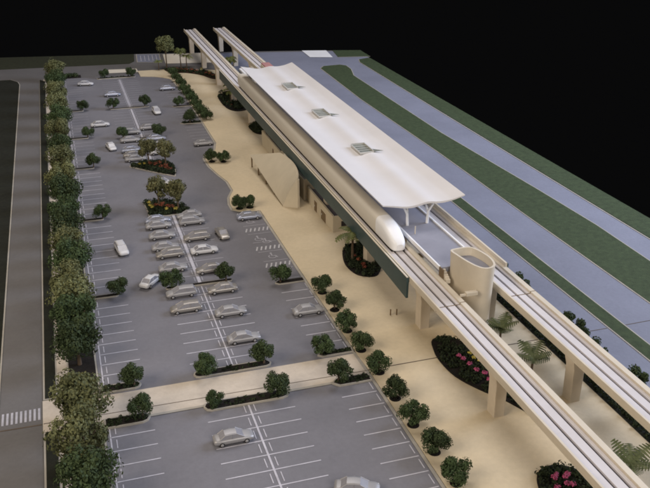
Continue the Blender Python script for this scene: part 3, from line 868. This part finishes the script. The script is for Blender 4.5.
bed([(43.6, 61.2), (44.6, 63.4), (46.2, 64.4), (48.2, 64.0), (49.8, 62.0), (50.4, 58.5), (49.5, 54), (46.5, 52.5), (44.0, 55), (43.2, 58.6)],
    'dark rounded bed with pink flowers nearest the camera under the train guideway',
    [('pink_bloom', [(45.6, 61.6), (46.2, 62.2), (46.8, 61.4), (45.2, 60.4), (46.4, 60.4), (47.4, 61.8), (47.0, 60.2)], 0.36)], 4)
bed([(43.4, 126.6), (42.2, 123.4), (41.7, 120), (42.2, 116.8), (43.6, 115.3), (45.4, 115.2), (47.0, 117.6), (48.4, 119.5), (49.0, 123), (48, 127.2), (45.6, 128.4)],
    'dark round bed with a palm and reddish flowers by the ticket building',
    [('red_bloom', [(43.9, 120.2), (44.2, 118.6), (43.8, 122), (44.0, 117.6)], 0.4)], 5)
bed([(42.9, 240), (42.3, 234), (42.4, 228), (43.0, 224), (44.6, 221.5), (47.4, 222), (49.0, 226), (49.0, 234), (47.5, 240), (45, 242)],
    'dark bed with bushy palms under the track near the far end of the plaza', [('red_bloom', [(43.6, 229), (44, 226)], 0.4)], 6, 1.6, zc=0.9)
bed([(44.4, 206), (44.3, 203), (44.8, 199.6), (46.2, 198.3), (48.2, 200), (48.6, 204), (47.6, 207.6), (45.6, 208)],
    'small dark bed beside a pillar behind the service building', [], 7, 1.4)
bed([(32.6, 279.2), (34.4, 273.6), (38.5, 272.4), (42.6, 268), (45.0, 262.2), (46.8, 261.0), (47.4, 265), (45.6, 271.2), (41, 276.4), (36, 279.0)],
    'long curved reddish bed closing the far end of the plaza', [('red_bloom', [(36, 276), (39, 274.5), (42, 271.5), (44.5, 267), (46, 264), (37.5, 275), (40.6, 273), (45.3, 265.5)], 0.8), ('yellow_bloom', [(43.8, 272.4), (45.6, 268)], 0.6)], 8, 1.0, 'red_soil')
def diamond(poly, label, blooms, seed):
    return bed(poly, label, blooms, seed, 1.6, 'soil', 'bed_leaf', 0.05, 'kerb')
d1 = [(11.6, 183.6), (16.0, 178.6), (20.9, 173.6), (21.6, 178), (21.0, 183.2), (17.2, 186.2)]
d2 = [(12.4, 160.6), (12.6, 155.6), (12.6, 152.2), (16.2, 151.6), (20.8, 152.2), (20.0, 156), (17.5, 160)]
def fbed(poly, label, blooms, seed):
    p = []
    n = len(poly)
    for i in range(n):
        a, c = Vector(poly[i]), Vector(poly[(i + 1) % n])
        p += [tuple(a.lerp(c, 0.08)), tuple(a.lerp(c, 0.92))]
    sv = smooth_poly
    globals()['smooth_poly'] = lambda q, s: q
    t = bed(p, label, blooms, seed, 1.8, 'soil', 'bed_leaf', 0.05, 'kerb')
    globals()['smooth_poly'] = sv
    return t
fbed(d1, 'wedge shaped parking island with red flowers and two olive trees, farther from the camera',
     [('red_bloom', [(17.5, 181), (18.6, 179.5), (19.5, 178.2), (18.4, 181.6), (19.7, 180), (16.4, 182), (20.2, 177.4)], 0.6), ('yellow_bloom', [(15.2, 182.2), (14.2, 182.6)], 0.4)], 21)
fbed(d2, 'wedge shaped parking island with red and yellow flowers and two olive trees, nearer the camera',
     [('red_bloom', [(14.6, 156.4), (15.6, 155.6), (16.6, 154.8), (15.8, 157), (17.4, 154.6)], 0.55), ('yellow_bloom', [(13.5, 156.6), (13.6, 155), (16.2, 153.4), (18.0, 153.6), (13.4, 158)], 0.45)], 22)
GD = 'olive trees on the flower islands'
place(diam[0], 16.2, 182.6, 0.25, 0.3, 'olive brown tree on the farther flower island, at its roadside end', GD, 1.0)
place(diam[1], 19.7, 180.3, 0.25, 1.3, 'olive brown tree on the farther flower island, at its plaza end', GD, 1.02)
place(diam[0], 15.1, 156.4, 0.25, 2.3, 'olive brown tree on the nearer flower island, at its roadside end', GD, 1.02)
place(diam[1], 18.6, 154.4, 0.25, 4.3, 'olive brown tree on the nearer flower island, at its plaza end', GD, 0.98)

# palms
def palm_proto(seed, h, fl, nf, leaf, tr=0.16, droop=0.5, w=0.5, name='palm_tree', up0=0.15, up1=0.95):
    rg = random.Random(seed)
    t = thing(name, '-', 'palm tree')
    b = MB(); b.tube([(0, 0, 0), (0.08, 0.05, h * 0.5), (0.02, 0, h)], [tr * 1.4, tr, tr * 0.9], 9); b.build('trunk', 'bark', t)
    b = MB()
    for i in range(nf):
        a = 2 * PI * i / nf + rg.uniform(-.2, .2)
        up = rg.uniform(up0, up1)
        l = fl * rg.uniform(0.8, 1.1)
        dx, dy = math.cos(a), math.sin(a)
        sx, sy = -dy, dx
        n = 9
        pts = []
        for k in range(n + 1):
            q = k / n
            r_ = l * q * (1 - 0.12 * q)
            zz = h + l * (up * q - droop * (0.6 + up) * q * q)
            pts.append(Vector((dx * r_, dy * r_, zz)))
        for k in range(n):
            p, q2 = pts[k], pts[k + 1]
            q = (k + 0.5) / n
            ww = w * (0.35 + 1.2 * math.sin(PI * min(1, q * 0.9 + 0.08))) * 0.8
            f = (q2 - p)
            for sgn in (-1, 1):
                side = Vector((sx, sy, 0)) * sgn * ww + f * 0.75 + Vector((0, 0, -0.28 * ww))
                b.add([p, q2, p + side + f * 0.35, p + side], [(0, 1, 2, 3) if sgn > 0 else (0, 3, 2, 1)])
    b.build('fronds', leaf, t)
    return t
pa = palm_proto(1, 4.2, 3.0, 13, 'palm_leaf', 0.17, 0.55, 0.6)
pb = palm_proto(2, 3.6, 2.7, 9, 'palm_dark', 0.16, 0.22, 0.8)
pc = palm_proto(3, 8.2, 3.4, 34, 'palm_leaf', 0.22, 0.75, 0.8, 'palm_tree', -0.3, 1.5)
GPm = 'palm trees around the station'
place(pb, 53.2, 88.2, 0.17, 0.2, 'star shaped dark palm between the guideways, first in front of the lift tower', GPm, 1.0, 'palm tree')
place(pb, 53.4, 79.9, 0.17, 1.4, 'bushy palm between the guideways, second in front of the lift tower', GPm, 1.05, 'palm tree')
place(pb, 52.4, 58.2, 0.17, 2.7, 'palm between the guideways nearest the camera', GPm, 1.1, 'palm tree')
place(pa, 43.4, 121.8, 0.3, 0.9, 'yellow green palm in the round bed by the ticket building', GPm, 1.2, 'palm tree')
place(pa, 44.6, 229.0, 0.3, 2.0, 'yellow green palm in the far bed under the track, nearer the camera', GPm, 0.95, 'palm tree')
place(pa, 45.8, 236.5, 0.3, 4.0, 'yellow green palm in the far bed under the track, farther from the camera', GPm, 0.9, 'palm tree')
rt = tree_proto('round_headed_tree', 91, 3.1, 2.9, 8.2, 'leaf_olive', 3600, 0.24, 0.2, 22)
place(rt, 33.6, 280.6, 0.05, 1.0, 'tall round headed olive tree on a thin trunk at the far end of the plaza', None, 1.0, 'tree')
place(pc, 38.3, 280.6, 0.05, 2.0, 'palm right of the tall round headed tree at the far end of the plaza', GPm, 0.72, 'palm tree')
place(pa, 40.2, 280.2, 0.05, 3.0, 'short palm nearest the guideway at the far end of the plaza', GPm, 0.95, 'palm tree')
place(pc, 51.4, 262, 0.1, 3.0, 'palm rising between the far ends of the two guideways', GPm, 0.72, 'palm tree')
place(pc, 52.6, 246, 0.1, 5.0, 'palm rising between the guideways just behind the pale blue stair enclosure', GPm, 0.70, 'palm tree')
place(pa, 30.8, 279.4, 0.1, 5.0, 'low palm left of the tall round headed tree at the far end of the plaza', GPm, 0.7, 'palm tree')

# dark trees behind the second guideway
GS = 'dark trees in the strip beside the service lane'
tall = [tree_proto('dark_tree', 61 + i, 1.5, 2.1, 3.9, 'leaf_dark', 2000, 0.16, 0.12, 14) for i in range(2)]
for i, (x, y, s, lab) in enumerate([
    (61.2, 97.6, 0.98, 'dark tree behind the empty guideway, first in front of the lift tower'),
    (61.3, 94.6, 0.9, 'dark tree behind the empty guideway, second in front of the lift tower'),
    (61.4, 85.2, 1.0, 'dark tree behind the empty guideway, farther of the pair by the board joint'),
    (61.5, 82.6, 1.03, 'dark tree behind the empty guideway, nearer of the pair by the board joint'),
    (61.4, 78.6, 0.92, 'thin dark tree behind the empty guideway, farther of the middle pair'),
    (61.4, 76.2, 0.86, 'thin dark tree behind the empty guideway, nearer of the middle pair'),
    (61.5, 70.4, 1.05, 'dark tree behind the empty guideway, nearest the right edge of the picture')]):
    place(tall[i % 2], x, y, 0.14, i * 1.3, lab, GS, s * 1.14)
# low hedge in the strip
hg = thing('hedge', 'long low dark hedge beneath the empty guideway beside the service lane', 'hedge', (60.8, 82, 0.14))
b = MB(); rg = random.Random(77)
leaves(b, [((rg.uniform(-.35, .35), -52 + 82 * i / 220.0, 0.3 + rg.uniform(0, .2)), 0.4) for i in range(221)], 6500, 0.18, rg, 0.9)
b.build('foliage', 'bed_leaf', hg)
fh = thing('hedge', 'short dark hedge at the roadside corner of the far end of the lot', 'hedge', (3.2, 278.0, 0.05))
b = MB(); b.box(-2.6, 2.6, -1.6, 1.6, 0, 0.2); b.build('soil', 'soil', fh)
b = MB(); leaves(b, [((rg.uniform(-2, 2), rg.uniform(-1.1, 1.1), 0.6), 0.6) for i in range(30)], 900, 0.2, rg); b.build('foliage', 'leaf_dark', fh)
# bollards
for i, (x, y, lab) in enumerate([(42.6, 102.2, 'small brown bollard on the plaza, left one of two by the end pillar'), (43.5, 102.0, 'small brown bollard on the plaza, right one of two by the end pillar')]):
    b = MB(); b.tube([(0, 0, 0), (0, 0, 0.8), (0, 0, 0.86), (0, 0, 1.0)], [0.11, 0.1, 0.13, 0.06], 10)
    o = b.build('bollard', 'door_brown'); o.location = (x, y, 0.17); tag(o, lab, 'bollard', 'bollards on the plaza')

# ------------------------------------------------------------------ cars
def car_parts(col, kind):
    t = thing('pickup_truck' if kind == 'pickup' else 'parked_car', '-', 'car')
    def ring(x, w, z0, z1, n=16, e=0.5):
        r = []
        for k in range(n):
            a = 2 * PI * k / n + PI / n
            c, s_ = math.cos(a), math.sin(a)
            r.append((x, w * math.copysign(abs(c) ** e, c), (z0 + z1) / 2 + (z1 - z0) / 2 * math.copysign(abs(s_) ** e, s_)))
        return r
    if kind == 'sedan':
        hull = [(-2.35, .62, .42, .72), (-2.28, .78, .30, .88), (-2.0, .86, .24, .96), (-1.2, .90, .22, .98), (0.4, .90, .22, .98), (1.2, .89, .22, .95), (1.9, .85, .24, .86), (2.25, .76, .30, .74), (2.38, .58, .40, .62)]
        cab = [(-1.75, .70, .90), (-1.05, .66, 1.40), (-0.3, .66, 1.46), (0.35, .66, 1.42), (1.25, .70, .90)]
    elif kind == 'van':
        hull = [(-2.4, .66, .42, .80), (-2.32, .82, .30, .98), (-2.0, .90, .26, 1.05), (0.6, .92, .24, 1.05), (1.4, .90, .24, 1.0), (2.0, .86, .26, .92), (2.3, .74, .34, .78), (2.4, .58, .42, .66)]
        cab = [(-2.2, .78, 0.98), (-1.85, .70, 1.50), (-0.6, .70, 1.56), (0.4, .70, 1.50), (1.45, .76, .95)]
    else:
        hull = [(-2.7, .84, .5, .95), (-2.6, .90, .42, 1.02), (-0.7, .92, .40, 1.02), (0.9, .92, .40, 1.06), (2.0, .90, .42, 1.0), (2.5, .82, .46, .90), (2.65, .66, .52, .78)]
        cab = [(-0.75, .78, 1.0), (-0.5, .70, 1.55), (0.1, .70, 1.62), (0.5, .70, 1.55), (1.4, .78, 1.0)]
    b = MB(); b.loft([ring(*h) for h in hull])
    # roof skin and pillars
    roof = cab[1:-1]
    top = [[(x, -w * 0.97, z + 0.012), (x, -w * 0.6, z + 0.05), (x, w * 0.6, z + 0.05), (x, w * 0.97, z + 0.012), (x, w * 0.97, z - 0.03), (x, -w * 0.97, z - 0.03)] for x, w, z in roof]
    b.loft(top)
    for s in (-1, 1):
        for i0, i1 in ((0, 1), (4, 3)):
            x0, w0, z0 = cab[i0]; x1, w1, z1 = cab[i1]
            b.tube([(x0, s * w0 * 1.0, z0), (x1, s * w1 * 0.98, z1)], 0.055, 6)
        x1, w1, z1 = cab[2]; b.tube([(x1, s * 0.83 * 0.9, 0.93), (x1, s * w1, z1 - 0.02)], 0.05, 6)
    if kind == 'pickup':
        b.box(-2.55, -0.85, -0.82, 0.82, 1.0, 1.5)
    b.build('body', col, t)
    g = MB()
    g.loft([[(x, -w * 1.06 if z < 1.1 else -w, z), (x, w * 1.06 if z < 1.1 else w, z), (x, w * 1.12, 0.85), (x, -w * 1.12, 0.85)] for x, w, z in [(cab[0][0], cab[0][1], cab[0][2])] + list(cab[1:-1]) + [cab[-1]]], False)
    g.build('windows', 'car_glass', t)
    wr = 0.33 if kind != 'pickup' else 0.4
    xs = (-1.45, 1.45) if kind != 'pickup' else (-1.6, 1.65)
    for x in xs:
        for s in (-1, 1):
            w = MB(); y = s * 0.80
            prof = [(0.10, 0.12), (wr * 0.9, 0.12), (wr, 0.07), (wr, -0.07), (wr * 0.9, -0.12)]
            rings = [[(x + r * math.cos(a), y + d * s, wr + r * math.sin(a)) for a in [2 * PI * k / 16 for k in range(16)]] for r, d in prof]
            w.loft(rings)
            wo = w.build('wheel', 'tyre', t)
            h = MB()
            h.loft([[(x + r * math.cos(a), y + d * s, wr + r * math.sin(a)) for a in [2 * PI * k / 12 for k in range(12)]] for r, d in ((wr * 0.6, 0.115), (wr * 0.58, 0.135), (0.05, 0.14))])
            h.build('rim', 'silver', wo)
    xf = hull[-1][0] - 0.16
    for s in (-1, 1):
        l = MB(); l.box(xf - 0.12, xf + 0.06, s * 0.56 - 0.13, s * 0.56 + 0.13, 0.60, 0.72); l.build('headlight', 'lamp_lens', t, 0.03)
    return t
CP = {(c, k): None for c in ('silver', 'champagne', 'car_white', 'car_blue_grey') for k in ('sedan', 'van')}
CG = 'model cars in the parking lot'
CN = {'silver': 'silver', 'champagne': 'champagne', 'car_white': 'white', 'car_blue_grey': 'blue grey'}
def car(x, y, deg, col, kind, where, s=1.0, z=0.075):
    if kind == 'pickup':
        p = car_parts(col, kind)
    else:
        p = CP[(col, kind)]
        if p is None: p = CP[(col, kind)] = car_parts(col, kind)
    lab = '%s %s %s' % (CN[col], {'sedan': 'saloon car', 'van': 'people carrier', 'pickup': 'pickup truck'}[kind], where)
    return place(p, x, y, z, R(deg), lab, CG, s, 'car')
V = 'silver'; Cc = 'champagne'; Wt = 'car_white'; Bg = 'car_blue_grey'
CARS = [
 (13.9, 79.7, 0, V, 'sedan', 'alone in the middle row of the near lot, below the crosswalk'),
 (13.6, 112.8, 180, Cc, 'van', 'in the roadside middle row, second below the thin strip island'),
 (13.7, 118.0, 180, V, 'van', 'in the roadside middle row, just below the thin strip island'),
 (13.7, 127.4, 0, V, 'sedan', 'in the roadside middle row, just above the thin strip island'),
 (14.0, 133.0, 180, Cc, 'van', 'in the roadside middle row, second above the thin strip island'),
 (13.6, 136.2, 0, V, 'sedan', 'in the roadside middle row, third above the thin strip island'),
 (13.7, 141.4, 0, V, 'sedan', 'in the roadside middle row, third below the nearer flower island'),
 (13.7, 146.3, 0, V, 'sedan', 'in the roadside middle row, second below the nearer flower island'),
 (13.9, 149.0, 0, Bg, 'sedan', 'in the roadside middle row, touching the nearer flower island'),
 (9.6, 123.6, 51, Wt, 'sedan', 'driving diagonally beside the thin strip island'),
 (20.0, 149.6, 180, V, 'sedan', 'in the plaza side middle row, touching the nearer flower island'),
 (20.0, 146.4, 0, V, 'van', 'in the plaza side middle row, second below the nearer flower island'),
 (19.6, 138.8, 180, Cc, 'van', 'in the plaza side middle row, third below the nearer flower island'),
 (19.9, 132.8, 0, Wt, 'sedan', 'in the plaza side middle row, second above the thin strip island'),
 (19.5, 125.0, 180, Cc, 'sedan', 'in the plaza side middle row, just above the thin strip island'),
 (20.1, 117.4, 180, Cc, 'sedan', 'in the plaza side middle row, just below the thin strip island'),
 (19.8, 109.7, 0, V, 'sedan', 'in the plaza side middle row, second below the thin strip island'),
 (20.0, 101.6, 0, V, 'sedan', 'in the plaza side middle row, last before the crosswalk'),
 (31.0, 106.6, 0, V, 'sedan', 'parked by the plaza edge below the hatched bays'),
 (24.3, 139.0, -84, Cc, 'sedan', 'driving towards the camera in the lane beside the hatched bays'),
 (6.2, 137.5, -82, Wt, 'van', 'driving in the lane beside the roadside bays, nearest the camera there'),
 (30.8, 145.6, 0, Bg, 'sedan', 'parked in the bay next to the near paving bulge'),
 (30.6, 194.2, 0, V, 'sedan', 'parked by the plaza edge just beyond the far paving bulge'),
 (17.4, 169.6, -25, Wt, 'sedan', 'turning between the two flower islands'),
 (13.7, 187.2, 0, V, 'sedan', 'in the roadside middle row, touching the farther flower island'),
 (13.6, 190.2, 0, Cc, 'sedan', 'in the roadside middle row, second above the farther flower island'),
 (13.5, 194.0, 0, Bg, 'sedan', 'in the roadside middle row, third above the farther flower island'),
 (14.0, 202.2, 0, V, 'sedan', 'in the roadside middle row, just below the strip with two trees'),
 (14.9, 208.8, 0, V, 'van', 'in the roadside middle row, half hidden behind a strip island tree'),
 (19.6, 211.6, 0, V, 'sedan', 'in the plaza side middle row, above the strip with two trees'),
 (20.2, 201.6, 0, Bg, 'sedan', 'in the plaza side row, just below the strip with two trees'),
 (20.4, 196.0, 0, V, 'sedan', 'in the plaza side middle row, third above the farther flower island'),
 (19.6, 190.6, 180, Wt, 'sedan', 'in the plaza side middle row, behind the farther flower island trees'),
 (9.1, 197.9, -80, Wt, 'sedan', 'driving in the roadside lane above the flower islands'),
 (7.9, 218.1, 0, Wt, 'sedan', 'crossing the roadside lane near the fourth strip island'),
 (23.4, 226.6, -85, Wt, 'van', 'driving towards the camera in the lane by the clipped shrubs'),
 (13.4, 249.2, 0, Bg, 'sedan', 'alone in the far roadside middle row, near the far lot end'),
 (29.8, 251.8, 0, Bg, 'sedan', 'parked alone by the far part of the clipped shrub row'),
 (6.6, 265.0, -10, Wt, 'sedan', 'standing near the far roadside corner of the lot'),
]
for c in CARS: car(*c)
car(24.8, 67.1, -22, V, 'sedan', 'cut by the bottom edge of the picture in the near lot lane', 1.04)
